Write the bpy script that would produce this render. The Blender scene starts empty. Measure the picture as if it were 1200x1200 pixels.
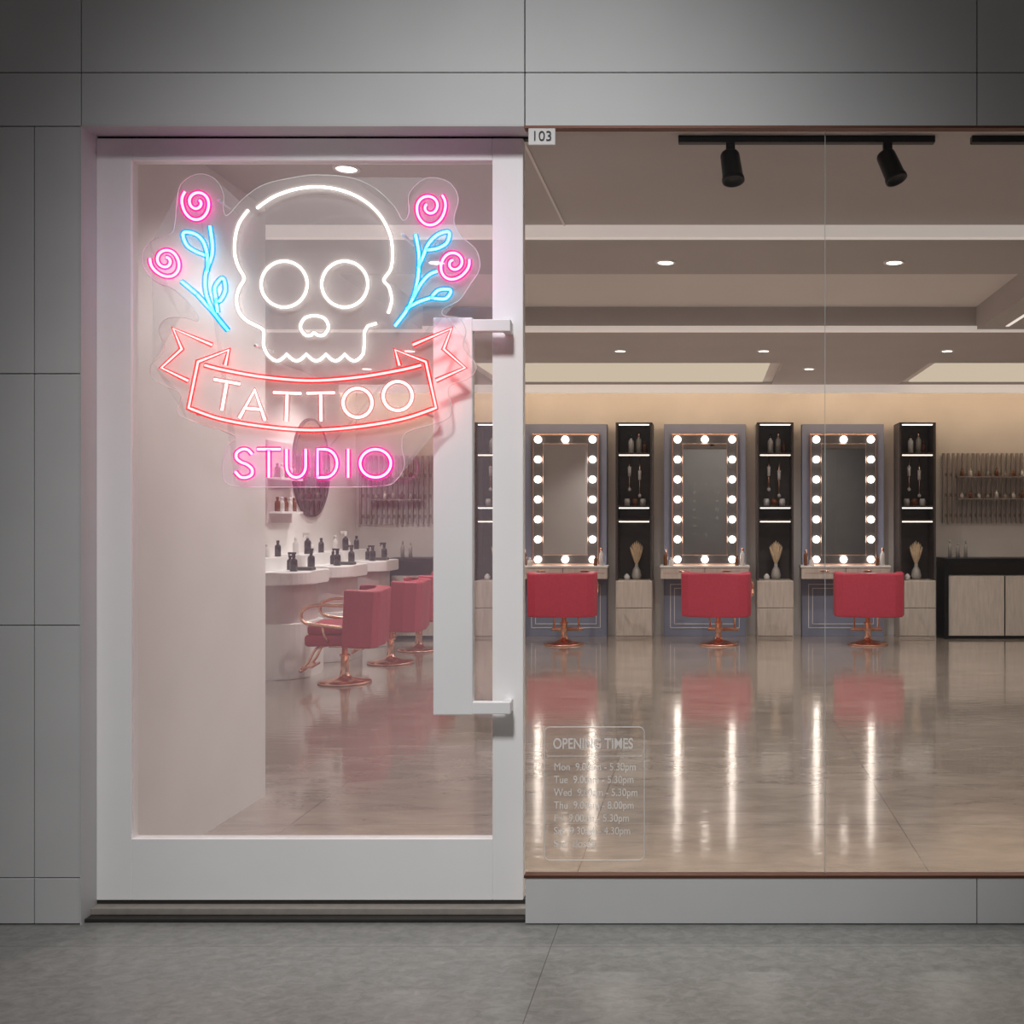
import bpy, bmesh, math, random
from mathutils import Vector, Matrix, Euler
random.seed(4)
F=1260.0; CZ=1.52; VX=828.0; VY=605.0
def W(px,py,d): return Vector(((px-VX)*d/F, d-4.0, CZ-(py-VY)*d/F))
def WX(px,d): return (px-VX)*d/F
def WZ(py,d): return CZ-(py-VY)*d/F
scene=bpy.context.scene
try:
    scene.view_settings.view_transform='Standard'
except Exception as e: print(e)
# ---------------- materials
def lin(c):
    return tuple(((x/255.0)/12.92 if x/255.0<=0.04045 else (((x/255.0)+0.055)/1.055)**2.4) for x in c)
def pm(name,col,rough=0.5,metal=0.0,var=0.06,scale=8.0,bump=0.0,stretch=(1,1,1),spec=0.5,coat=0,glow=0):
    m=bpy.data.materials.new(name); m.use_nodes=True
    nt=m.node_tree; b=nt.nodes['Principled BSDF']
    c=lin(col)
    tc=nt.nodes.new('ShaderNodeTexCoord'); mp=nt.nodes.new('ShaderNodeMapping'); mp.inputs['Scale'].default_value=stretch
    nz=nt.nodes.new('ShaderNodeTexNoise'); nz.inputs['Scale'].default_value=scale; nz.inputs['Detail'].default_value=5
    rp=nt.nodes.new('ShaderNodeValToRGB')
    rp.color_ramp.elements[0].position=0.3; rp.color_ramp.elements[1].position=0.7
    rp.color_ramp.elements[0].color=tuple(x*(1-var) for x in c)+(1,)
    rp.color_ramp.elements[1].color=tuple(min(1,x*(1+var)) for x in c)+(1,)
    nt.links.new(tc.outputs['Object'],mp.inputs[0]); nt.links.new(mp.outputs[0],nz.inputs['Vector'])
    nt.links.new(nz.outputs['Fac'],rp.inputs[0]); nt.links.new(rp.outputs[0],b.inputs['Base Color'])
    b.inputs['Roughness'].default_value=rough; b.inputs['Metallic'].default_value=metal
    b.inputs['Specular IOR Level'].default_value=spec
    if coat: b.inputs['Coat Weight'].default_value=coat; b.inputs['Coat Roughness'].default_value=0.1
    if glow: b.inputs['Emission Color'].default_value=c+(1,); b.inputs['Emission Strength'].default_value=glow
    if bump:
        bp=nt.nodes.new('ShaderNodeBump'); bp.inputs['Strength'].default_value=bump; bp.inputs['Distance'].default_value=0.01
        nt.links.new(nz.outputs['Fac'],bp.inputs['Height']); nt.links.new(bp.outputs[0],b.inputs['Normal'])
    return m
def em(name,col,strength):
    m=bpy.data.materials.new(name); m.use_nodes=True; nt=m.node_tree; nt.nodes.clear()
    o=nt.nodes.new('ShaderNodeOutputMaterial'); e=nt.nodes.new('ShaderNodeEmission')
    e.inputs[0].default_value=lin(col)+(1,); e.inputs[1].default_value=strength
    nt.links.new(e.outputs[0],o.inputs[0]); return m
def glassmat(name,haze=0.0,hcol=(255,255,255),tint=(1,1,1),refl=1.0):
    m=bpy.data.materials.new(name); m.use_nodes=True; nt=m.node_tree; nt.nodes.clear()
    o=nt.nodes.new('ShaderNodeOutputMaterial'); t=nt.nodes.new('ShaderNodeBsdfTransparent'); t.inputs[0].default_value=tint+(1,)
    g=nt.nodes.new('ShaderNodeBsdfGlossy'); g.inputs['Roughness'].default_value=0.02
    d=nt.nodes.new('ShaderNodeBsdfDiffuse'); d.inputs[0].default_value=lin(hcol)+(1,)
    m1=nt.nodes.new('ShaderNodeMixShader'); m1.inputs[0].default_value=haze
    nt.links.new(t.outputs[0],m1.inputs[1]); nt.links.new(d.outputs[0],m1.inputs[2])
    fr=nt.nodes.new('ShaderNodeFresnel'); fr.inputs[0].default_value=1.35
    mu=nt.nodes.new('ShaderNodeMath'); mu.operation='MULTIPLY'; mu.inputs[1].default_value=refl
    nt.links.new(fr.outputs[0],mu.inputs[0])
    m2=nt.nodes.new('ShaderNodeMixShader'); nt.links.new(mu.outputs[0],m2.inputs[0])
    nt.links.new(m1.outputs[0],m2.inputs[1]); nt.links.new(g.outputs[0],m2.inputs[2])
    nt.links.new(m2.outputs[0],o.inputs[0]); return m
def halo_jacket(name,col,strength,alpha):
    m=bpy.data.materials.new(name); m.use_nodes=True; nt=m.node_tree; nt.nodes.clear()
    o=nt.nodes.new('ShaderNodeOutputMaterial'); t=nt.nodes.new('ShaderNodeBsdfTransparent')
    e=nt.nodes.new('ShaderNodeEmission'); e.inputs[0].default_value=lin(col)+(1,); e.inputs[1].default_value=strength
    mx=nt.nodes.new('ShaderNodeMixShader'); mx.inputs[0].default_value=alpha
    nt.links.new(t.outputs[0],mx.inputs[1]); nt.links.new(e.outputs[0],mx.inputs[2]); nt.links.new(mx.outputs[0],o.inputs[0]); return m
# ---------------- mesh builder
class B:
    def __init__(s): s.bm=bmesh.new(); s.mats=[]
    def mi(s,mat):
        if mat not in s.mats: s.mats.append(mat)
        return s.mats.index(mat)
    def _merge(s,t,mat,M=None,smooth=False):
        i=s.mi(mat)
        if M is not None: bmesh.ops.transform(t,matrix=M,verts=t.verts)
        bmesh.ops.recalc_face_normals(t,faces=t.faces)
        mp={}
        for v in t.verts: mp[v]=s.bm.verts.new(v.co)
        for f in t.faces:
            try:
                nf=s.bm.faces.new([mp[v] for v in f.verts]); nf.material_index=i; nf.smooth=smooth
            except ValueError: pass
        t.free()
    def box(s,x0,x1,y0,y1,z0,z1,mat,bev=0,M=None,seg=2):
        t=bmesh.new(); bmesh.ops.create_cube(t,size=1)
        for v in t.verts:
            v.co=Vector(((x0+x1)/2+v.co.x*(x1-x0),(y0+y1)/2+v.co.y*(y1-y0),(z0+z1)/2+v.co.z*(z1-z0)))
        if bev: bmesh.ops.bevel(t,geom=list(t.edges),offset=bev,segments=seg,affect='EDGES',profile=0.5)
        s._merge(t,mat,M,bev>0.012)
    def prism(s,pts,z0,z1,mat,bev=0,M=None,smooth=False):
        t=bmesh.new()
        a=[t.verts.new((p[0],p[1],z0)) for p in pts]; b=[t.verts.new((p[0],p[1],z1)) for p in pts]
        n=len(pts)
        fa=t.faces.new(a[::-1]); fb=t.faces.new(b)
        for i in range(n): t.faces.new([a[i],a[(i+1)%n],b[(i+1)%n],b[i]])
        if bev:
            es=list(fa.edges)+list(fb.edges)
            bmesh.ops.bevel(t,geom=es,offset=bev,segments=3,affect='EDGES',profile=0.5)
        s._merge(t,mat,M,smooth)
    def lathe(s,prof,mat,n=24,M=None):
        t=bmesh.new(); rings=[]
        for r,z in prof:
            if r<1e-6: rings.append([t.verts.new((0,0,z))])
            else: rings.append([t.verts.new((r*math.cos(2*math.pi*k/n),r*math.sin(2*math.pi*k/n),z)) for k in range(n)])
        for a,b in zip(rings,rings[1:]):
            for k in range(n):
                k2=(k+1)%n
                if len(a)==1 and len(b)==1: continue
                if len(a)==1: t.faces.new([a[0],b[k],b[k2]])
                elif len(b)==1: t.faces.new([a[k],a[k2],b[0]])
                else: t.faces.new([a[k],a[k2],b[k2],b[k]])
        s._merge(t,mat,M,True)
    def tube(s,pts,r,mat,n=10,closed=False,M=None):
        t=bmesh.new(); pts=[Vector(p) for p in pts]; N=len(pts); rings=[]; up=None
        for i,p in enumerate(pts):
            a=pts[(i-1)%N] if (closed or i>0) else p; b=pts[(i+1)%N] if (closed or i<N-1) else p
            d=(b-a).normalized()
            if up is None: up=d.orthogonal().normalized()
            up=(up-d*up.dot(d)).normalized(); sd=d.cross(up)
            rr=r[i] if isinstance(r,(list,tuple)) else r
            rings.append([t.verts.new(p+up*rr*math.cos(2*math.pi*k/n)+sd*rr*math.sin(2*math.pi*k/n)) for k in range(n)])
        R=range(N) if closed else range(N-1)
        for i in R:
            a=rings[i]; b=rings[(i+1)%N]
            for k in range(n): t.faces.new([a[k],a[(k+1)%n],b[(k+1)%n],b[k]])
        if not closed: t.faces.new(rings[0][::-1]); t.faces.new(rings[-1])
        s._merge(t,mat,M,True)
    def sphere(s,c,r,mat,sc=(1,1,1),seg=16):
        t=bmesh.new(); bmesh.ops.create_uvsphere(t,u_segments=seg,v_segments=seg//2+2,radius=r)
        s._merge(t,mat,Matrix.Translation(c)@Matrix.Diagonal((sc[0],sc[1],sc[2],1)),True)
    def quad(s,pts,mat):
        vs=[s.bm.verts.new(p) for p in pts]; f=s.bm.faces.new(vs); f.material_index=s.mi(mat)
    def mesh(s,name):
        me=bpy.data.meshes.new(name); s.bm.to_mesh(me); s.bm.free()
        for m in s.mats: me.materials.append(m)
        return me
    def obj(s,name,loc=(0,0,0),rot=0,parent=None):
        return place(s.mesh(name),name,loc,rot,parent)
def place(me,name,loc=(0,0,0),rot=0,parent=None):
    o=bpy.data.objects.new(name,me); scene.collection.objects.link(o); o.location=loc; o.rotation_euler=(0,0,rot)
    if parent: o.parent=parent
    return o
def empty(name,loc=(0,0,0)):
    o=bpy.data.objects.new(name,None); scene.collection.objects.link(o); o.location=loc; o.empty_display_size=0.1; return o
def T(x,y,z): return Matrix.Translation((x,y,z))
def cr(pts,closed=False,n=8):
    P=[Vector(p) for p in pts]; N=len(P); out=[]
    rng=range(N) if closed else range(N-1)
    for i in rng:
        if closed: a,b,c,d=P[(i-1)%N],P[i],P[(i+1)%N],P[(i+2)%N]
        else: a,b,c,d=P[max(i-1,0)],P[i],P[i+1],P[min(i+2,N-1)]
        for k in range(n):
            t=k/n
            out.append(0.5*((2*b)+(c-a)*t+(2*a-5*b+4*c-d)*t*t+(-a+3*b-3*c+d)*t**3))
    if not closed: out.append(P[-1])
    return out
def light(kind,name,loc,energy,col=(1,1,1),size=0.1,rot=(0,0,0),parent=None,spot=None,blend=0.5,sy=None):
    l=bpy.data.lights.new(name,kind); l.energy=energy; l.color=col
    if kind=='AREA':
        l.size=size
        if sy: l.shape='RECTANGLE'; l.size_y=sy
    else: l.shadow_soft_size=size
    if kind=='SPOT': l.spot_size=math.radians(spot); l.spot_blend=blend
    o=bpy.data.objects.new(name,l); scene.collection.objects.link(o); o.location=loc; o.rotation_euler=rot
    if parent: o.parent=parent
    return o
# ---------------- palette
m_fac=pm('facade_panel_paint',(206,206,206),0.5,0,0.03,3)
m_groove=pm('groove_dark',(48,48,50),0.8)
m_white=pm('white_lacquer',(248,247,247),0.35,0,0.015,4)
m_wall=pm('plaster_warm',(208,202,198),0.8,0,0.04,3,0.05)
m_wallw=pm('plaster_white',(240,237,236),0.7,0,0.03,3,0.05)
m_ceil=pm('ceiling_paint',(188,181,177),0.8,0,0.03,2)
m_ceil2=pm('ceiling_soffit_white',(228,221,216),0.7,0,0.02,2)
m_fascia_glow=pm('ceiling_fascia_added_glow',(242,232,224),0.7,0,0.02,2,glow=0.36)  # glow put into the fascia in place of light falling on it
m_copper=pm('rose_gold',(248,200,176),0.25,1.0,0.04,5)
m_bronze=pm('bronze_trim',(104,66,52),0.4,0.5,0.05,20)
m_red=pm('red_upholstery',(180,58,78),0.45,0,0.08,30,0.08)
m_black=pm('black_metal',(22,22,24),0.4,0.4,0.1,10)
m_dark=pm('dark_timber',(68,60,58),0.5,0,0.15,6,0.05,(1,1,6))
m_wood=pm('pale_oak',(190,180,170),0.5,0,0.12,5,0.05,(8,8,1))
m_blue=pm('blue_grey_panel',(126,130,150),0.55,0,0.04,4)
m_slat=pm('slat_timber',(146,134,128),0.55,0,0.12,8,0.03,(6,6,1))
m_steel=pm('steel',(210,210,212),0.3,0.5)
m_thr=pm('threshold_metal',(70,68,66),0.4,0.6,0.08,30)
m_brush=pm('threshold_lip',(165,158,150),0.5,0.2,0.08,30)
m_mirror=pm('mirror_silver',(205,202,200),0.02,1.0,0.005,2)
m_band=pm('mirror_border',(135,130,130),0.15,0.8,0.01,2)
m_bulb=em('bulb_glow',(255,242,228),8)
m_strip=em('led_strip',(255,240,225),3)
m_slot=em('led_slot',(255,240,225),0.9)
m_cove=em('cove_led',(255,222,180),15)
m_coffer=em('light_panel',(255,234,206),0.62)
m_dl=em('downlight_lens',(255,245,232),6)
m_bottle=pm('black_plastic',(24,22,26),0.25)
m_botw=pm('white_plastic',(225,222,220),0.3)
m_amber=pm('amber_bottle',(120,72,40),0.2)
m_plant=pm('dried_pampas',(206,182,150),0.9,0,0.15,20)
m_vase=pm('ceramic_grey',(170,165,158),0.4)
m_beige=pm('desk_beige',(205,190,190),0.35)
m_text=pm('sign_ink',(40,42,50),0.6)

def floor_mat(name,c1,c2,rough,tile,mort,stretch,nscale,spec=0.5,msz=0.003,bs=0.1,lo=.32,hi=.68,coat=0):
    m=bpy.data.materials.new(name); m.use_nodes=True; nt=m.node_tree; b=nt.nodes['Principled BSDF']; L=nt.links
    tc=nt.nodes.new('ShaderNodeTexCoord'); mp=nt.nodes.new('ShaderNodeMapping'); mp.inputs['Scale'].default_value=stretch
    L.new(tc.outputs['Object'],mp.inputs[0])
    nz=nt.nodes.new('ShaderNodeTexNoise'); nz.inputs['Scale'].default_value=nscale; nz.inputs['Detail'].default_value=9; nz.inputs['Roughness'].default_value=0.7; nz.inputs['Distortion'].default_value=0.6
    L.new(mp.outputs[0],nz.inputs['Vector'])
    rp=nt.nodes.new('ShaderNodeValToRGB'); rp.color_ramp.elements[0].position=lo; rp.color_ramp.elements[1].position=hi
    rp.color_ramp.elements[0].color=lin(c1)+(1,); rp.color_ramp.elements[1].color=lin(c2)+(1,)
    L.new(nz.outputs['Fac'],rp.inputs[0])
    br=nt.nodes.new('ShaderNodeTexBrick'); br.inputs['Scale'].default_value=1; br.inputs['Mortar Size'].default_value=msz; br.inputs['Brick Width'].default_value=tile; br.inputs['Row Height'].default_value=tile
    br.offset=0; br.inputs['Mortar Smooth'].default_value=0.3
    sh=nt.nodes.new('ShaderNodeMapping'); sh.inputs['Location'].default_value=(0.55,0.2,0)
    L.new(tc.outputs['Object'],sh.inputs[0]); L.new(sh.outputs[0],br.inputs['Vector'])
    mx=nt.nodes.new('ShaderNodeMix'); mx.data_type='RGBA'; L.new(br.outputs['Fac'],mx.inputs[0]); L.new(rp.outputs[0],mx.inputs[6]); mx.inputs[7].default_value=lin(mort)+(1,)
    L.new(mx.outputs[2],b.inputs['Base Color'])
    mr=nt.nodes.new('ShaderNodeMapRange'); mr.inputs[3].default_value=rough*0.8; mr.inputs[4].default_value=rough*1.3
    L.new(nz.outputs['Fac'],mr.inputs[0]); L.new(mr.outputs[0],b.inputs['Roughness'])
    n2=nt.nodes.new('ShaderNodeTexNoise'); n2.inputs['Scale'].default_value=6; n2.inputs['Detail'].default_value=3; L.new(mp.outputs[0],n2.inputs['Vector'])
    bp=nt.nodes.new('ShaderNodeBump'); bp.inputs['Strength'].default_value=bs; bp.inputs['Distance'].default_value=0.01
    L.new(n2.outputs['Fac'],bp.inputs['Height']); L.new(bp.outputs[0],b.inputs['Normal'])
    b.inputs['Specular IOR Level'].default_value=spec
    if coat:
        b.inputs['Coat Weight'].default_value=coat; b.inputs['Coat Roughness'].default_value=0.07; L.new(bp.outputs[0],b.inputs['Coat Normal'])
    return m
m_floor=floor_mat('polished_marble',(142,130,120),(178,166,155),0.13,1.5,(120,108,100),(1,2.6,1),2.2,1.0,0.003,0.1,coat=0.7)
m_pave=floor_mat('terrazzo_paving',(118,118,114),(152,152,148),0.22,6.8,(96,95,92),(1,1.4,1),18,0.6,0.002,0.05,.28,.72)

# ---------------- shell
YB=9.8; XL=-4.5; XR=6.0; YS=0.06
b=B(); b.box(XL-.1,XR+.1,YS,YB+.1,-0.1,0,m_floor); b.obj('floor')
b=B(); b.box(-9,9,-9,YS,-0.1,0,m_pave); b.obj('floor_arcade')
b=B(); b.box(-9,9,-9.15,-9,0,6,m_wall); b.obj('wall_arcade_added')  # unseen wall opposite, added so the mirrors have grey to reflect
b=B(); b.box(XL-.1,XR+.1,YB,YB+.12,0,3.13,m_wall); b.obj('wall_back')
b=B(); b.box(XL-.12,XL,1.85,YB,0,3.13,m_wallw); b.obj('wall_left')
b=B(); b.box(XR,XR+.12,YS,YB,0,3.13,m_wall); b.obj('wall_right')
b=B(); b.box(XL-.12,-2.4,1.72,1.85,0,3.2,m_wallw); b.box(-2.5,-2.4,.21,1.72,0,3.2,m_wallw); b.obj('wall_partition')
# facade
g=0.0035
cols_top=[-600,95,615,1145,1900]
b=B()
def pan(x0,x1,y0,y1):
    b.box(WX(x0,4)+g/2,WX(x1,4)-g/2,0,0.03,WZ(y1,4)+g/2,WZ(y0,4)-g/2,m_fac,0.0015,None,1)
for i in range(4):
    pan(cols_top[i],cols_top[i+1],-400,85)
    pan(cols_top[i],cols_top[i+1],85,148)
for (x0,x1) in ((-600,40),(40,95)):
    for (y0,y1) in ((148,438),(438,733),(733,1029),(1029,1083)): pan(x0,x1,y0,y1)
for (x0,x1) in ((615,1145),(1145,1900)): pan(x0,x1,1028,1083)
ZT=WZ(148,4); ZS=WZ(1028,4); XO=WX(95,4); XD=WX(614,4)
b.box(WX(-600,4),WX(1900,4),0.03,YS,ZT+.001,WZ(-400,4),m_groove)
b.box(WX(-600,4),XO-.001,0.03,0.2,0,ZT,m_groove)
b.box(XO-.004,XO,0.0,0.2,0,ZT,m_fac)
b.box(XD,WX(1900,4),0.03,YS,0,ZS-.001,m_groove)
b.box(XL,XR,YS,YS+.01,ZT+.002,3.2,m_wall); b.box(XD,XR,YS,YS+.006,0,ZS-.001,m_wall)
b.box(XO,XD,0.0,0.2,ZT,ZT+.004,m_fac)
b.obj('wall_front')
# windows
m_glass=glassmat('window_glass',0.01,(230,230,235),(0.97,0.975,0.975),0.8)
m_dglass=glassmat('door_glass',0.14,(255,232,243),(0.96,0.95,0.958),0.6)  # pinkish haze colour stands in for the neon's wash over the glass
GY=.03
xs=[WX(616,4+GY),WX(967.5,4+GY),WX(1700,4+GY)]
m_ge=pm('glass_edge',(190,198,198),0.3)
for i in range(2):
    w=empty('window_%d'%(i+1),(0,0,0))
    b=B(); b.quad([(xs[i],GY,ZS+.003),(xs[i+1]-.003,GY,ZS+.003),(xs[i+1]-.003,GY,ZT-.003),(xs[i],GY,ZT-.003)],m_glass); b.obj('pane',parent=w)
    b=B(); b.box(xs[i+1]-.003,xs[i+1]-.001,GY-.003,GY+.003,ZS+.005,ZT-.005,m_ge); b.obj('edge_seal',parent=w)
b=B(); b.box(XD,WX(1900,4),-.003,.04,ZS-.003,ZS+.007,m_bronze); b.box(XD,WX(1900,4),.0,.04,ZT-.006,ZT+.002,m_bronze); b.obj('trim_window')
# door
D=empty('door_1',(0,0,0))
x0,x1=WX(112,4.1),WX(613,4.1); xi0,xi1=WX(154,4.1),WX(577,4.1)
z0,z1=WZ(1055,4.1),WZ(162,4.1); zi0,zi1=WZ(983,4.1),WZ(188,4.1)
b=B(); 
b.box(x0+.003,xi0,.1,.15,z0,z1,m_white,.003); b.box(xi1,x1,.1,.15,z0,z1,m_white,.003)
b.box(xi0,xi1,.1,.15,z0,zi0,m_white,.003); b.box(xi0,xi1,.1,.15,zi1,z1,m_white,.003)
b.obj('leaf_frame',parent=D)
b=B(); b.quad([(xi0,.112,zi0),(xi1,.112,zi0),(xi1,.112,zi1),(xi0,.112,zi1)],m_dglass); b.obj('glass_pane',parent=D)
b=B(); d=4.03
hx0,hx1,hx2=WX(509,d),WX(555,d),WX(599,d)
b.box(hx0,hx1,.01,.05,WZ(837,d),WZ(373,d),m_white,.004)
b.box(hx1-.01,hx2,.012,.048,WZ(389,d),WZ(375,d),m_white,.003)
b.box(hx1-.01,hx2,.012,.048,WZ(836,d),WZ(822,d),m_white,.003)
b.box(hx2-.035,hx2-.005,.04,.1,WZ(389,d),WZ(375,d),m_white,.003)
b.box(hx2-.035,hx2-.005,.04,.1,WZ(836,d),WZ(822,d),m_white,.003)
b.obj('pull_handle',parent=D)
b=B(); b.box(XO,XD,.02,.2,0,.014,m_thr,.003); b.box(XO,XD,.06,.2,.014,.04,m_brush,.003); b.box(XO,XD,.105,.145,.04,z0+.002,m_thr); b.box(XO,XD,.11,.14,z1,ZT,m_black); b.obj('threshold',parent=D)
# number sign
s=empty('room_number_sign',W(635,160,3.99))
b=B(); b.box(-.05,.05,0,.006,-.031,.031,m_botw,.002); b.obj('plate',parent=s)
def text(body,name,loc,size,mat,parent=None,sx=1,align='CENTER',off=0):
    c=bpy.data.curves.new(name,'FONT'); c.body=body; c.size=size; c.align_x=align; c.align_y='CENTER'; c.offset=off; c.extrude=.0003
    o=bpy.data.objects.new(name,c); scene.collection.objects.link(o); o.location=loc; o.rotation_euler=(math.pi/2,0,0); o.scale=(sx,1,1)
    c.materials.append(mat)
    if parent: o.parent=parent
    return o
text('103','digits',(0,-.002,0),.052,m_text,s,1.0)
# opening hours decal
m_vinyl2=glassmat('etched_vinyl',0.5,(255,255,255),(1,1,1),0.2)
dc=empty('opening_hours_decal',(0,GY-.006,0)); dd=4+GY-.006
def rr(x0,x1,z0,z1,r,n=6):
    out=[]
    for cx,cz,a in ((x1-r,z1-r,0),(x0+r,z1-r,90),(x0+r,z0+r,180),(x1-r,z0+r,270)):
        for k in range(n+1):
            t=math.radians(a+90*k/n); out.append((cx+r*math.cos(t),0,cz+r*math.sin(t)))
    return out
b=B(); b.tube(rr(WX(638,dd),WX(755,dd),WZ(1008,dd),WZ(852,dd),.02),.0018,m_vinyl2,6,True)
b.box(WX(641,dd),WX(752,dd),-.0005,.0005,WZ(886,dd)-.001,WZ(886,dd)+.001,m_vinyl2)
b.obj('border',parent=dc)
text('OPENING TIMES','title',(WX(695,dd),0,WZ(872,dd)),.056,m_vinyl2,dc,.74,off=.0008)
days=['Mon  9.00am - 5.30pm','Tue  9.00am - 5.30pm','Wed  9.00am - 5.30pm','Thu  9.00am - 8.00pm','Fri  9.00am - 5.30pm','Sat  9.30am - 4.30pm','Sun  closed']
for i,t in enumerate(days): text(t,'hours_line_%d'%(i+1),(WX(649,dd),0,WZ(899+15*i,dd)),.04,m_vinyl2,dc,.84,'LEFT',.0)

# ---------------- ceiling
b=B(); YF=lambda d:d-4
b.box(XL,XR,YS,YF(6.26),3.2,3.4,m_ceil)
b.box(-.825,-.812,.22,YF(6.26),3.194,3.2,m_ceil2)
z=3.13
def soff(x0,x1,d0,d1,m=m_ceil): b.box(x0,x1,YF(d0),YF(d1),z,3.4,m)
b.box(XL,XR,YF(6.2),YF(6.26),z,3.2,m_fascia_glow)
soff(XL,XR,6.26,7.15); soff(XL,-2.45,7.15,9.3); soff(2.33,3.2,7.15,9.3); soff(5,XR,7.15,9.3)
b.box(2.53,2.56,YF(7.6),YF(9.1),z-.004,z,m_slot)
soff(XL,XR,9.3,11.3)
b.box(XL,XR,YF(9.26),YF(9.3),z-.02,3.16,m_fascia_glow)
soff(XL,-2.6,11.3,13.2); soff(.8,2.34,11.3,13.2); soff(5,XR,11.3,13.2)
soff(XL,XR,13.2,13.9)
b.box(XL,XR,YF(7.0),YF(13.9),3.33,3.42,m_ceil2)
for xa,xb in ((-2.6,.8),(2.34,5.0)):
    b.box(xa,xb,YF(11.3),YF(13.2),3.17,3.2,m_ceil2)
    b.box(xa+.12,xb-.12,YF(11.42),YF(13.08),3.155,3.17,m_coffer)
b.box(XL,XR,YF(13.15),YF(13.2),3.03,3.13,m_fascia_glow)
b.box(XL,XR,YF(13.2),YF(13.21),3.06,3.11,m_cove)
b.obj('ceiling')
# downlights
WC=(1,.935,.88)
def dl(px,py,zz,en,col=WC,spot=140):
    d=(zz-CZ)*F/(VY-py); X=WX(px,d)
    o=empty('recessed_downlight',(X,d-4,zz))
    b=B(); b.lathe([(.0,-.004),(.05,-.004),(.05,-.008),(.065,-.008),(.068,0)],m_botw,20); b.lathe([(.048,-.006),(0,-.006)],m_dl,20); b.obj('ring_and_lens',parent=o)
    light('SPOT','lamp',(0,0,-.03),en,col,.05,(0,0,0),o,spot,.6)
dl(780,307,3.13,70);dl(1048,307,3.13,70);dl(512,307,3.13,75)
dl(727,411,3.13,85);dl(895,411,3.13,78);dl(1110,411,3.13,90);dl(480,411,3.13,120)
dl(948,432,3.13,60);dl(406,197,3.2,55)
dl(1300,307,3.13,70); dl(1280,411,3.13,95); dl(430,432,3.13,90)  # extra downlights, added to brighten the left and right of the room
# track lights
def track(x0,x1,heads):
    o=empty('track_light',(0,0,0)); d=4.76; y=d-4
    b=B(); b.box(WX(x0,d),WX(x1,d),y-.02,y+.02,3.17,3.2,m_black,.003); b.obj('rail',parent=o)
    for i,(px,tilt) in enumerate(heads):
        X=WX(px,d); b=B()
        b.box(X-.02,X+.02,y-.015,y+.015,3.135,3.172,m_black,.003)
        M=T(X,y,3.10)@Matrix.Rotation(tilt,4,'Y')@Matrix.Rotation(-.25,4,'X')
        b.lathe([(0,.03),(.038,.03),(.043,.02),(.046,-.09),(.05,-.095),(.05,-.11),(.042,-.11),(.038,-.10),(0,-.095)],m_black,20,M)
        b.obj('spot_head_%d'%(i+1),parent=o)
        q=(Matrix.Rotation(tilt,4,'Y')@Matrix.Rotation(-.25,4,'X'))
        pos=M@Vector((0,0,-.13))
        light('SPOT','lamp_%d'%(i+1),pos,20,WC,.03,q.to_euler(),o,110,.7)
track(795,1095,[(856,-.12),(1040,-.35)])
track(1138,1400,[(1230,0)])

# ---------------- salon chair
def chair_mesh():
    b=B()
    b.lathe([(0,0),(.235,0),(.24,.01),(.232,.02),(.15,.034),(.07,.05),(.045,.075),(.038,.12),(.036,.24),(.05,.245),(.05,.26),(.026,.265),(.026,.35),(0,.35)],m_copper,32)
    b.box(-.12,.12,-.12,.12,.335,.365,m_copper,.006)
    b.box(-.30,.30,-.24,.29,.365,.47,m_red,.03,None,3)
    b.box(-.285,.285,-.22,.27,.46,.56,m_red,.035,None,3)
    outer=[(-.40,-.06),(-.41,-.2),(-.385,-.31),(-.30,-.355),(0,-.37),(.30,-.355),(.385,-.31),(.41,-.2),(.40,-.06)]
    inner=[(.325,-.06),(.325,-.18),(.30,-.24),(0,-.27),(-.30,-.24),(-.325,-.18),(-.325,-.06)]
    b.prism(outer+inner,.365,.875,m_red,.018,Matrix.Rotation(.05,4,'X')@T(0,.03,0))
    b.box(-.26,.26,-.25,-.17,.56,.84,m_red,.03,None,3)
    for sx in (-1,1):
        X=.365*sx
        pts=cr([(X,-.14,.73),(X,.0,.735),(X*1.02,.16,.74),(X*1.02,.27,.71),(X*1.02,.30,.65),(X*1.02,.26,.585),(X,.13,.56),(X,-.10,.53)],False,5)
        b.tube(pts,.0165,m_copper,8)
        b.tube([(X,.12,.56),(X,.10,.47),(X*.8,.08,.40)],.012,m_copper,8)
        b.tube(cr([(sx*.15,.12,.36),(sx*.15,.22,.33),(sx*.15,.28,.22),(sx*.15,.345,.14)],False,4),.012,m_copper,8)
    b.tube([(-.19,.345,.14),(.19,.345,.14)],.018,m_copper,8)
    b.box(-.17,.17,.25,.34,.155,.175,m_copper,.005)
    b.tube([(.0,-.06,.33),(.30,-.02,.33),(.34,0,.34)],.008,m_copper,6)
    return b.mesh('salon_chair')
cm=chair_mesh()
def chair(px,py,rot):
    d=CZ*F/(py-VY); place(cm,'salon_chair',(WX(px,d),d-4,0),rot)
chair(661,755,.03); chair(842,755,-.17); chair(1017,755,-.1)
chair(404,800,math.pi/2+.13); chair(458,777,math.pi/2+.1); chair(491,762,math.pi/2+.06)

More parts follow.
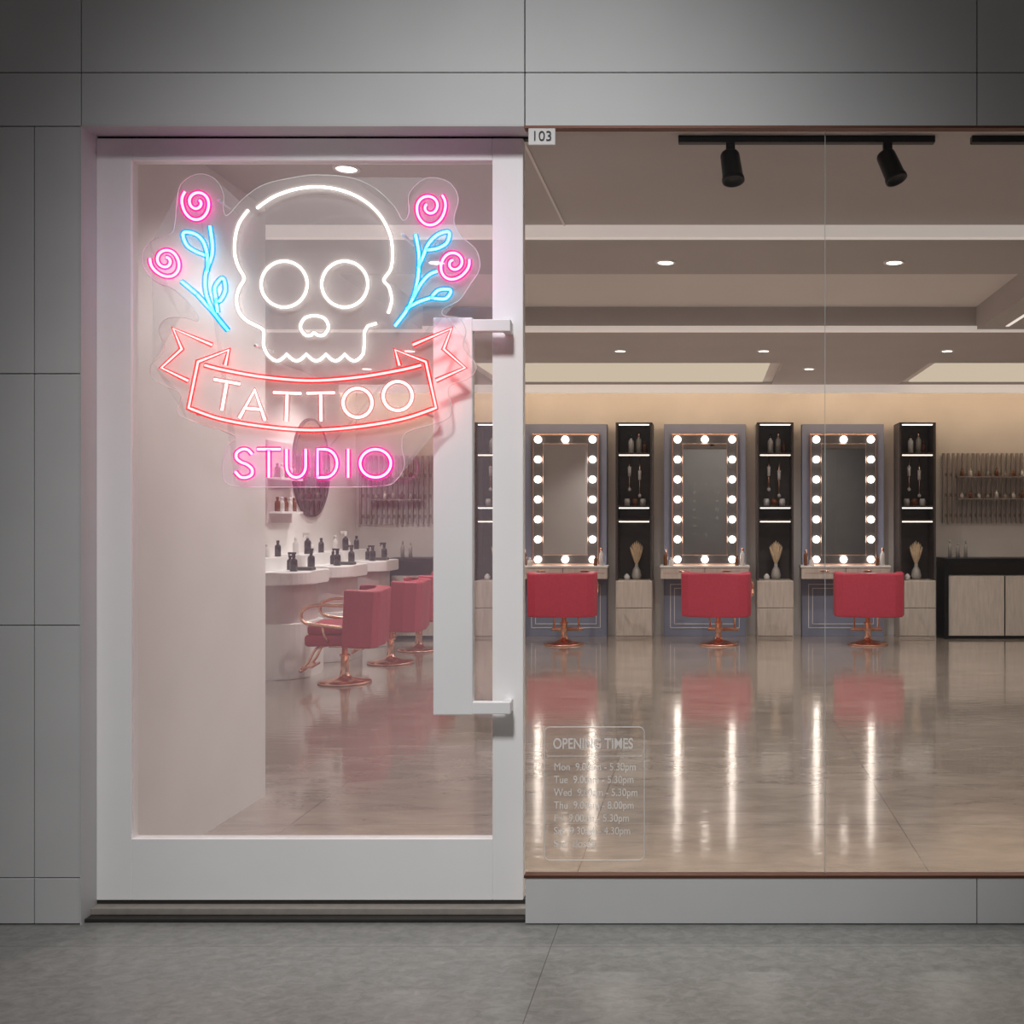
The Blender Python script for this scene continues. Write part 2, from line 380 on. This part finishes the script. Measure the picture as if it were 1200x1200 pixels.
# ---------------- vanity stations
def bottle(b,x,y,z,h,r,mat,cap=None,spray=False):
    M=T(x,y,z)
    b.lathe([(0,0),(r,0),(r,h*.6),(r*.9,h*.68),(r*.4,h*.76),(r*.4,h*.84),(0,h*.84)],mat,12,M)
    b.lathe([(0,h*.82),(r*.5,h*.82),(r*.5,h),(0,h)],cap or mat,12,M)
    if spray:
        b.box(x-r*1.5,x+r*.6,y-r*.35,y+r*.35,z+h,z+h*1.13,cap or mat,.003)
        b.tube([(x-r*1.1,y,z+h),(x-r*1.4,y,z+h*.88)],r*.18,cap or mat,6)
def station():
    b=B()
    yp=YB-.15
    b.box(-.52,.52,yp,YB-.002,0,2.69,m_blue,.003)
    for ins in (0,.05):
        a=-.44+ins; c=.44-ins; e=.1+ins; f=.66-ins; t=.008
        b.box(a,c,yp-.008,yp,e,e+t,m_botw); b.box(a,c,yp-.008,yp,f-t,f,m_botw); b.box(a,a+t,yp-.008,yp,e,f,m_botw); b.box(c-t,c,yp-.008,yp,e,f,m_botw)
    X=.42; z0,z1=.905,2.56
    b.box(-X,X,yp-.04,yp,z0,z1,m_copper,.004)
    b.box(-X+.018,X-.018,yp-.046,yp-.038,z0+.018,z1-.018,m_band)
    ix=.275
    b.box(-ix-.010,ix+.010,yp-.06,yp-.045,z0+.12,z1-.12,m_copper,.003)
    b.box(-ix,ix,yp-.063,yp-.058,z0+.13,z1-.13,m_mirror)
    n=7
    for i in range(n):
        zz=z0+.07+(z1-z0-.14)*i/(n-1)
        for sx in (-1,1):
            b.lathe([(.024,0),(.024,.02),(0,.02)],m_copper,12,T(sx*.345,yp-.046,zz)@Matrix.Rotation(math.pi/2,4,'X'))
            b.sphere((sx*.345,yp-.085,zz),.045,m_bulb)
    for zz in (z0+.07,z1-.07): b.sphere((0,yp-.085,zz),.045,m_bulb)
    b.box(-.55,.55,yp-.29,yp,.74,.88,m_wood,.006); b.box(-.56,.56,yp-.3,yp,.88,.905,m_botw,.004)
    b.box(-.52,.52,yp-.292,yp-.288,.808,.814,m_copper)
    b.box(-.003,.003,yp-.294,yp-.288,.75,.88,m_dark)
    for xx in (-.27,.27): b.box(xx-.05,xx+.05,yp-.305,yp-.29,.835,.845,m_copper,.002)
    bottle(b,-.49,yp-.2,.905,.2,.026,m_amber,m_copper); bottle(b,.47,yp-.2,.905,.22,.028,m_botw,m_copper); bottle(b,.40,yp-.24,.905,.13,.024,m_amber); bottle(b,-.42,yp-.24,.905,.1,.03,m_botw)
    return b.mesh('vanity_station')
sm=station()
for px in (662,826,989): place(sm,'lighted_vanity_station',(WX(px,13.55),0,0))
# ---------------- shelf cabinets
def leafspray(b,x,y,z):
    for k in range(9):
        a=(k-4)*.13; h=.28-.016*abs(k-4)
        pts=cr([(x,y,z),(x+.3*h*math.sin(a),y+.01*math.sin(k),z+.5*h),(x+h*.75*math.sin(a),y+.02*math.sin(k*2),z+h*math.cos(a*.6)+.03)],False,4)
        n=len(pts); b.tube(pts,[.004+.018*math.sin(math.pi*i/(n-1)) for i in range(n)],m_plant,6)
def cabinet():
    b=B(); y0=YB-.4; y1=YB-.002; w=.228; zt=2.69; zn=.72; t=.022
    b.box(-w,w,y0+.0,y1,0,zn,m_wood,.004)
    b.box(-w+.006,w-.006,y0-.012,y0,.03,.37,m_wood,.004); b.box(-w+.006,w-.006,y0-.012,y0,.38,.71,m_wood,.004)
    b.box(-w,-w+t,y0,y1,zn,zt,m_dark); b.box(w-t,w,y0,y1,zn,zt,m_dark); b.box(-w,w,y1-.02,y1,zn,zt,m_dark); b.box(-w,w,y0,y1,zt-t,zt,m_dark)
    sh=[2.30,1.64,1.47]
    for s_ in sh: b.box(-w+t,w-t,y0+.01,y1-.02,s_-.012,s_+.012,m_dark)
    for s_ in [zt-t]+[x-.012 for x in sh[:]]:
        b.box(-w+.04,w-.04,y0+.012,y0+.03,s_-.012,s_,m_strip)
    ym=YB-.2
    bottle(b,-.05,ym,2.312,.24,.035,m_botw,m_bottle); bottle(b,.05,ym,2.312,.26,.035,m_vase,m_copper); bottle(b,.12,ym+.05,2.312,.16,.03,m_amber)
    for xx,h in ((-.07,.42),(.06,.5)):
        b.tube([(xx,ym,2.28),(xx,ym,2.28-h)],.009,m_copper,6); b.sphere((xx,ym,2.28-h),.022,m_botw)
        b.lathe([(.0,0),(.018,.0),(.022,.12),(0,.12)],m_botw,10,T(xx,ym,2.28-h*.6))
    for xx in (-.1,.0,.1): b.lathe([(0,0),(.035,0),(.04,.06),(.03,.09),(0,.09)],m_botw if xx else m_amber,12,T(xx,ym,1.652))
    b.lathe([(0,0),(.045,0),(.065,.05),(.05,.12),(.022,.17),(.025,.2),(0,.2)],m_vase,16,T(.02,ym,zn))
    leafspray(b,.02,ym,zn+.18)
    b.lathe([(0,0),(.03,0),(.04,.04),(.02,.07),(0,.08)],m_botw,12,T(-.1,ym-.05,zn))
    return b.mesh('shelf_cabinet')
kb=cabinet()
for px in (578,743,908.5,1075): place(kb,'shelf_cabinet',(WX(px,13.42),0,0))
# ---------------- slat displays & consoles
def slat(name,x0,x1,z0,z1):
    b=B(); n=int((x1-x0)/.062)
    for i in range(n+1):
        x=x0+(x1-x0)*i/n; b.box(x-.014,x+.014,YB-.05,YB-.02,z0,z1,m_slat)
    for zz in (z0+.08,z0+.34,z0+.6): b.box(x0-.01,x1+.01,YB-.02,YB-.001,zz,zz+.04,m_slat)
    for zz in (z0+.30,z0+.58):
        b.box(x0+.15,x1-.1,YB-.16,YB-.05,zz,zz+.015,m_slat)
        for k in range(int((x1-x0-.3)/.11)):
            h=random.uniform(.06,.11); bottle(b,x0+.22+.11*k,YB-.1,zz+.015,h,.022,random.choice([m_botw,m_amber,m_vase]))
    b.obj(name)
slat('slat_display_rack',WX(1106,13.75),4.35,WZ(613,13.75),WZ(531,13.75))
slat('slat_display_rack',WX(422,13.75),WX(507,13.75),WZ(614,13.75),WZ(557,13.75)+.25)
def console(name,x0,x1):
    b=B(); y0=YB-.5; y1=YB-.01; h=1.0
    b.box(x0,x1,y0,y1,h-.05,h,m_black,.004); b.box(x0,x0+.05,y0,y1,0,h-.05,m_black); b.box(x1-.05,x1,y0,y1,0,h-.05,m_black)
    b.box(x0+.05,x1-.05,y0+.03,y1,.04,h-.22,m_wood); b.box(x0+.05,x1-.05,y0+.25,y1,h-.22,h-.05,m_dark)
    n=max(1,round((x1-x0)/.7))
    for i in range(1,n): 
        x=x0+(x1-x0)*i/n; b.box(x-.006,x+.006,y0+.022,y0+.03,.04,h-.22,m_black)
    for k in range(min(3,int((x1-x0)/.3))):
        bottle(b,x0+.12+.1*k,y0+.25,h,random.uniform(.16,.26),.024,m_vase)
    for k in range(5): b.box(x0+.2+.09*k,x0+.27+.09*k,y0+.3,y0+.42,h-.22,h-.1,m_botw)
    b.box(x0+.04,x1-.04,y0+.04,y1,0,.04,m_black)
    b.obj(name)
console('storage_console',WX(1106,13.35),5.2)
console('storage_console',WX(455,13.35),WX(520,13.35))
# ---------------- styling desks on left wall
def desk():
    b=B()
    def Dsh(x1,hw,r):
        pts=[(0,-hw)]
        for k in range(9):
            t=-math.pi/2+math.pi/2*k/8; pts.append((x1-r+r*math.cos(t),-hw+r+r*math.sin(t)))
        for k in range(9):
            t=math.pi/2*k/8; pts.append((x1-r+r*math.cos(t),hw-r+r*math.sin(t)))
        pts.append((0,hw)); return pts
    b.prism(Dsh(.78,.45,.25),.88,1.0,m_white,.012); b.prism(Dsh(.68,.40,.22),.52,.88,m_beige,.005)
    b.prism(Dsh(.74,.40,.25),0,.52,m_white,.01)
    b.prism(Dsh(.35,.45,.05),1.0,1.12,m_white,.008)
    bottle(b,.6,-.2,1.0,.16,.035,m_bottle,m_bottle,True); bottle(b,.45,.1,1.0,.14,.03,m_bottle); bottle(b,.6,.25,1.0,.18,.035,m_bottle,m_bottle,True)
    bottle(b,.2,-.3,1.12,.18,.03,m_botw); bottle(b,.25,-.1,1.12,.2,.035,m_bottle,m_botw,True); bottle(b,.2,.15,1.12,.13,.03,m_botw); bottle(b,.24,.33,1.12,.16,.03,m_bottle)
    b.box(.5,.72,-.06,.06,1.0,1.03,m_dark,.01)
    return b.mesh('styling_desk')
dm=desk()
for dd_ in (10.35,11.55,12.75): place(dm,'styling_desk',(XL+.002,dd_-4,0))
for dd_ in (12.2,):
    b=B(); M=T(XL+.001,dd_-4,2.07)@Matrix.Rotation(math.pi/2,4,'Y')
    b.lathe([(0,0),(.56,0),(.56,.035),(.54,.04),(.535,.03)],m_dark,48,M); b.lathe([(.535,.03),(0,.03)],m_mirror,48,M); b.obj('round_wall_mirror')
b=B(); b.box(XL+.001,XL+.03,6.95,7.6,1.45,2.3,m_beige,.004)
for zz in (1.55,1.9):
    b.box(XL+.03,XL+.16,6.98,7.57,zz,zz+.02,m_white)
    for k in range(5): bottle(b,XL+.09,7.05+.11*k,zz+.02,.15,.028,m_botw if k%2 else m_amber)
b.obj('product_wall_shelf')

# ---------------- neon sign
SP=3.95; TP=3.928
sign=empty('neon_sign',(0,0,0))
m_plate=glassmat('acrylic_backing',0.17,(255,255,255),(0.98,0.98,0.98),0.5)
m_edge=glassmat('acrylic_edge',0.55,(255,255,255),(1,1,1),0.5)
def neon(name,strokes,core,jack,cs=7.0,js=2.2,r=.0042,rj=.011,ja=.45):
    mc=em(name+'_core',core,cs); mj=halo_jacket(name+'_halo_jacket',jack,js,ja)  # outer shell is weakly emissive, added to draw the tube's coloured halo
    for nm,rad,mat in (('core',r,mc),('halo_jacket',rj,mj)):
        c=bpy.data.curves.new(name+'_'+nm,'CURVE'); c.dimensions='3D'; c.bevel_depth=rad; c.bevel_resolution=3; c.use_fill_caps=True
        for st,cl in strokes:
            sp=c.splines.new('POLY'); sp.points.add(len(st)-1); sp.use_cyclic_u=cl
            for i,p in enumerate(st):
                v=W(p[0],p[1],TP); sp.points[i].co=(v.x,v.y,v.z,1)
        c.materials.append(mat)
        o=bpy.data.objects.new(name+'_'+nm,c); scene.collection.objects.link(o); o.parent=sign
def S(pts,cl=False,n=7): return (cr([(x,y,0) for x,y in pts],cl,n),cl)
def L_(pts,cl=False): return ([Vector((x,y,0)) for x,y in pts],cl)
def circ(cx,cy,rx,ry=None,n=40):
    ry=ry or rx; return ([Vector((cx+rx*math.cos(2*math.pi*k/n),cy+ry*math.sin(2*math.pi*k/n),0)) for k in range(n)],True)
skull=[S([(301,244),(320,231),(345,222),(372,219),(400,223),(425,234),(445,252),(457,275),(460,297),(458,315),(450,328),(456,337),(459,352),(455,367)])]
lower=[(441,379),(431,382),(427,389),(427,402),(426,414)]
teeth=[]
xs_=[426,404,382,359,336,313]
for a,c in zip(xs_,xs_[1:]):
    for k in range(1,7):
        t=k/6; teeth.append((a+(c-a)*t,415+8*math.sin(math.pi*t)))
st=[Vector((x,y,0)) for x,y in lower]+[Vector((x,y,0)) for x,y in teeth]
st+= cr([(313,415,0),(309,405,0),(309,389,0),(305,384,0),(291,377,0),(281,367,0),(277,352,0),(280,338,0),(286,326,0),(279,312,0),(275,296,0),(276,276,0),(281,260,0),(291,246,0)],False,6)
skull.append((st,False))
skull+= [circ(333,333,27),circ(404,333,27)]
skull.append(S([(368,370),(357,373),(352,383),(357,392),(364,393),(368,390),(373,393),(380,392),(385,383),(380,373)],True,5))
neon('skull',skull,(255,246,240),(255,240,230),cs=8,js=.75,ja=.3)
rib=[L_([(248,404),(203,385),(213,409),(189,431),(220,446)]),L_([(484,404),(529,385),(520,409),(545,431),(511,446)]),
 ( [Vector(p) for p in [(264,428,0),(268,410,0),(232,424,0),(221,478,0)]]+cr([(221,478,0),(258,491,0),(310,500,0),(365,504,0),(420,500,0),(472,491,0),(511,478,0)],False,6)+[Vector(p) for p in [(499,424,0),(463,410,0),(468,428,0)]],False),
 S([(240,428),(264,434),(310,442),(365,446),(420,442),(468,434),(493,428)])]
neon('ribbon',rib,(255,96,96),(255,0,16),cs=17,js=1.2,ja=.5)
def letter(ch,cx,cy,w,h,ang):
    G={'T':[[(-.5,.5),(.5,.5)],[(0,.5),(0,-.5)]],'A':[[(-.5,-.5),(0,.5),(.5,-.5)],[(-.3,-.15),(.3,-.15)]],
       'I':[[(0,.5),(0,-.5)]],'U':[[(-.45,.5),(-.45,-.1)]+[(-.45*math.cos(math.pi*k/10),-.1-.4*math.sin(math.pi*k/10)) for k in range(1,10)]+[(.45,-.1),(.45,.5)]],
       'D':[[(-.45,-.5),(-.45,.5),(-.1,.5)]+[(-.1+.6*math.sin(math.pi*k/12),.5*math.cos(math.pi*k/12)) for k in range(1,12)]+[(-.1,-.5),(-.45,-.5)]]}
    out=[]
    a=math.radians(ang)
    def tr(x,y):
        x*=w; y*=-h; return Vector((cx+x*math.cos(a)-y*math.sin(a),cy+x*math.sin(a)+y*math.cos(a),0))
    if ch=='O':
        return [([tr(.5*math.cos(2*math.pi*k/32),.5*math.sin(2*math.pi*k/32)) for k in range(32)],True)]
    if ch=='S':
        p=[(.42,.33),(.2,.48),(-.1,.5),(-.38,.38),(-.4,.18),(-.15,.04),(.15,-.04),(.42,-.2),(.4,-.4),(.12,-.5),(-.2,-.48),(-.46,-.3)]
        return [(cr([tr(x,y) for x,y in p],False,5),False)]
    for s_ in G[ch]: out.append(([tr(x,y) for x,y in s_],False))
    return out
tt=[]
for ch,cx,cy,w,h,a in (('T',263,464,30,34,10),('A',297,474,30,34,5),('T',336,477,32,33,2),('T',376,477,32,33,-1),('O',419,472,34,34,0),('O',466,464,34,34,0)):
    tt+=letter(ch,cx,cy,w,h,a)
neon('tattoo_lettering',tt,(255,232,226),(255,140,140),cs=6,js=.8,ja=.3)
ss=[]
for ch,cx,w in (('S',286,22),('T',315,27),('U',347,25),('D',383,24),('I',408,1),('O',440,36)):
    ss+=letter(ch,cx,543,w,33,0)
neon('studio_lettering',ss,(255,90,195),(255,5,130),cs=22,js=1.3,ja=.5)
def rose(cx,cy,s_,mir=1,rot=0):
    p=[]
    n=40
    for k in range(n):
        t=k/(n-1); r=3.2+14.3*t; a=-.6+t*3.45*math.pi
        x=r*math.cos(a); y=r*math.sin(a)
        if y>0: y*=1+.38*t
        p.append((x,y))
    out=[]
    for x,y in p:
        x2=x*math.cos(rot)-y*math.sin(rot); y2=x*math.sin(rot)+y*math.cos(rot)
        out.append(Vector((cx+x2*s_*mir,cy+y2*s_,0)))
    return (cr(out,False,2),False)
ros=[rose(231,237,1.08,1,-.1),rose(194,305,1.05,1,-.7),rose(503,242,1.15,-1,-.1),rose(532,308,1.05,-1,-.6)]
neon('roses',ros,(255,90,190),(255,5,130),cs=20,js=1.3,ja=.5)
stm=[S([(267,387),(252,368),(242,345),(241,322),(249,295),(246,265)]),S([(213,330),(231,345)]),S([(231,345),(248,364),(267,387)]),
 S([(243,318),(243,300),(238,283),(228,274),(215,273),(218,286),(228,294),(243,300)]),
 S([(255,366),(253,350),(252,336),(261,326),(264,340),(258,352),(253,352)]),
 S([(463,382),(480,358),(489,330),(491,300),(487,275)]),
 S([(490,314),(496,300),(502,286),(513,275),(526,272),(524,284),(513,291),(500,293)]),
 S([(484,350),(493,333),(503,322),(512,318)]),
 S([(476,362),(490,354),(505,349)]),S([(505,349),(514,340),(528,340),(522,350),(505,349)])]
neon('stems_and_leaves',stm,(85,215,255),(0,160,230),cs=17,js=1.3,ja=.5)
outl=[(232,204),(252,210),(262,228),(262,246),(267,252),(285,233),(310,216),(350,207),(372,205),(410,208),(440,221),(462,242),(472,258),(479,250),(480,226),(500,209),(525,213),(537,232),(532,258),(540,276),(558,293),(562,315),(550,335),(538,352),(520,362),(520,370),(538,373),(546,388),(543,407),(558,428),(550,443),(526,454),(529,478),(522,492),(478,506),(471,522),(474,545),(465,562),(445,570),(360,571),(282,570),(264,564),(261,545),(267,522),(275,510),(228,494),(208,484),(212,462),(182,446),(177,428),(193,408),(186,388),(195,374),(215,372),(232,376),(228,362),(205,340),(180,328),(166,305),(176,283),(200,274),(205,262),(207,240),(212,216)]
op=[W(p.x,p.y,SP) for p in cr([(x,y,0) for x,y in outl],True,6)]
pts2=[(p.x,p.z) for p in op]
b=B()
vs=[b.bm.verts.new((x,SP-4,z_)) for x,z_ in pts2]
f=b.bm.faces.new(vs); f.material_index=b.mi(m_plate)
bmesh.ops.triangulate(b.bm,faces=[f])
b.obj('acrylic_backing',parent=sign)
b=B(); b.tube([(x,SP-4,z_) for x,z_ in pts2],.0018,m_edge,6,True); b.obj('backing_edge',parent=sign)
b=B()
for px,py in ((257,235),(472,275),(232,485),(500,485),(300,405)):
    p=W(px,py,SP); b.lathe([(0,0),(.006,0),(.006,.158),(0,.158)],m_steel,14,T(p.x,p.y-.004,p.z)@Matrix.Rotation(-math.pi/2,4,'X'))
b.obj('standoff_pins',parent=sign)

# ---------------- lights
def aim(loc,tgt):
    return (Vector(tgt)-Vector(loc)).to_track_quat('-Z','Y').to_euler()
loc=(-.7,-4.6,6.6)
light('SPOT','facade_vignette_spot',loc,1350,(1,1,1),.5,aim(loc,(-.75,0,1.15)),None,41,1.0)  # added lamp; its soft cone makes the darkening towards the facade's corners
loc=(1.0,-5.6,4.8)
light('SPOT','mirror_reflection_spot',loc,260,(1,.95,.9),.2,aim(loc,(1,-9,1.6)),None,110,.8)  # added lamp, lights the unseen opposite wall for the mirrors to reflect
w=bpy.data.worlds.new('world'); scene.world=w; w.use_nodes=True
w.node_tree.nodes['Background'].inputs[0].default_value=(.95,.97,1,1); w.node_tree.nodes['Background'].inputs[1].default_value=.06
# camera
cd=bpy.data.cameras.new('camera'); co=bpy.data.objects.new('camera',cd); scene.collection.objects.link(co)
co.location=(0,-4,CZ); co.rotation_euler=(math.pi/2,0,0); cd.sensor_width=36; cd.sensor_fit='HORIZONTAL'; cd.lens=F/1200*36
cd.shift_x=(600-VX)/1200; cd.shift_y=(VY-600)/1200; cd.clip_start=.05
scene.camera=co
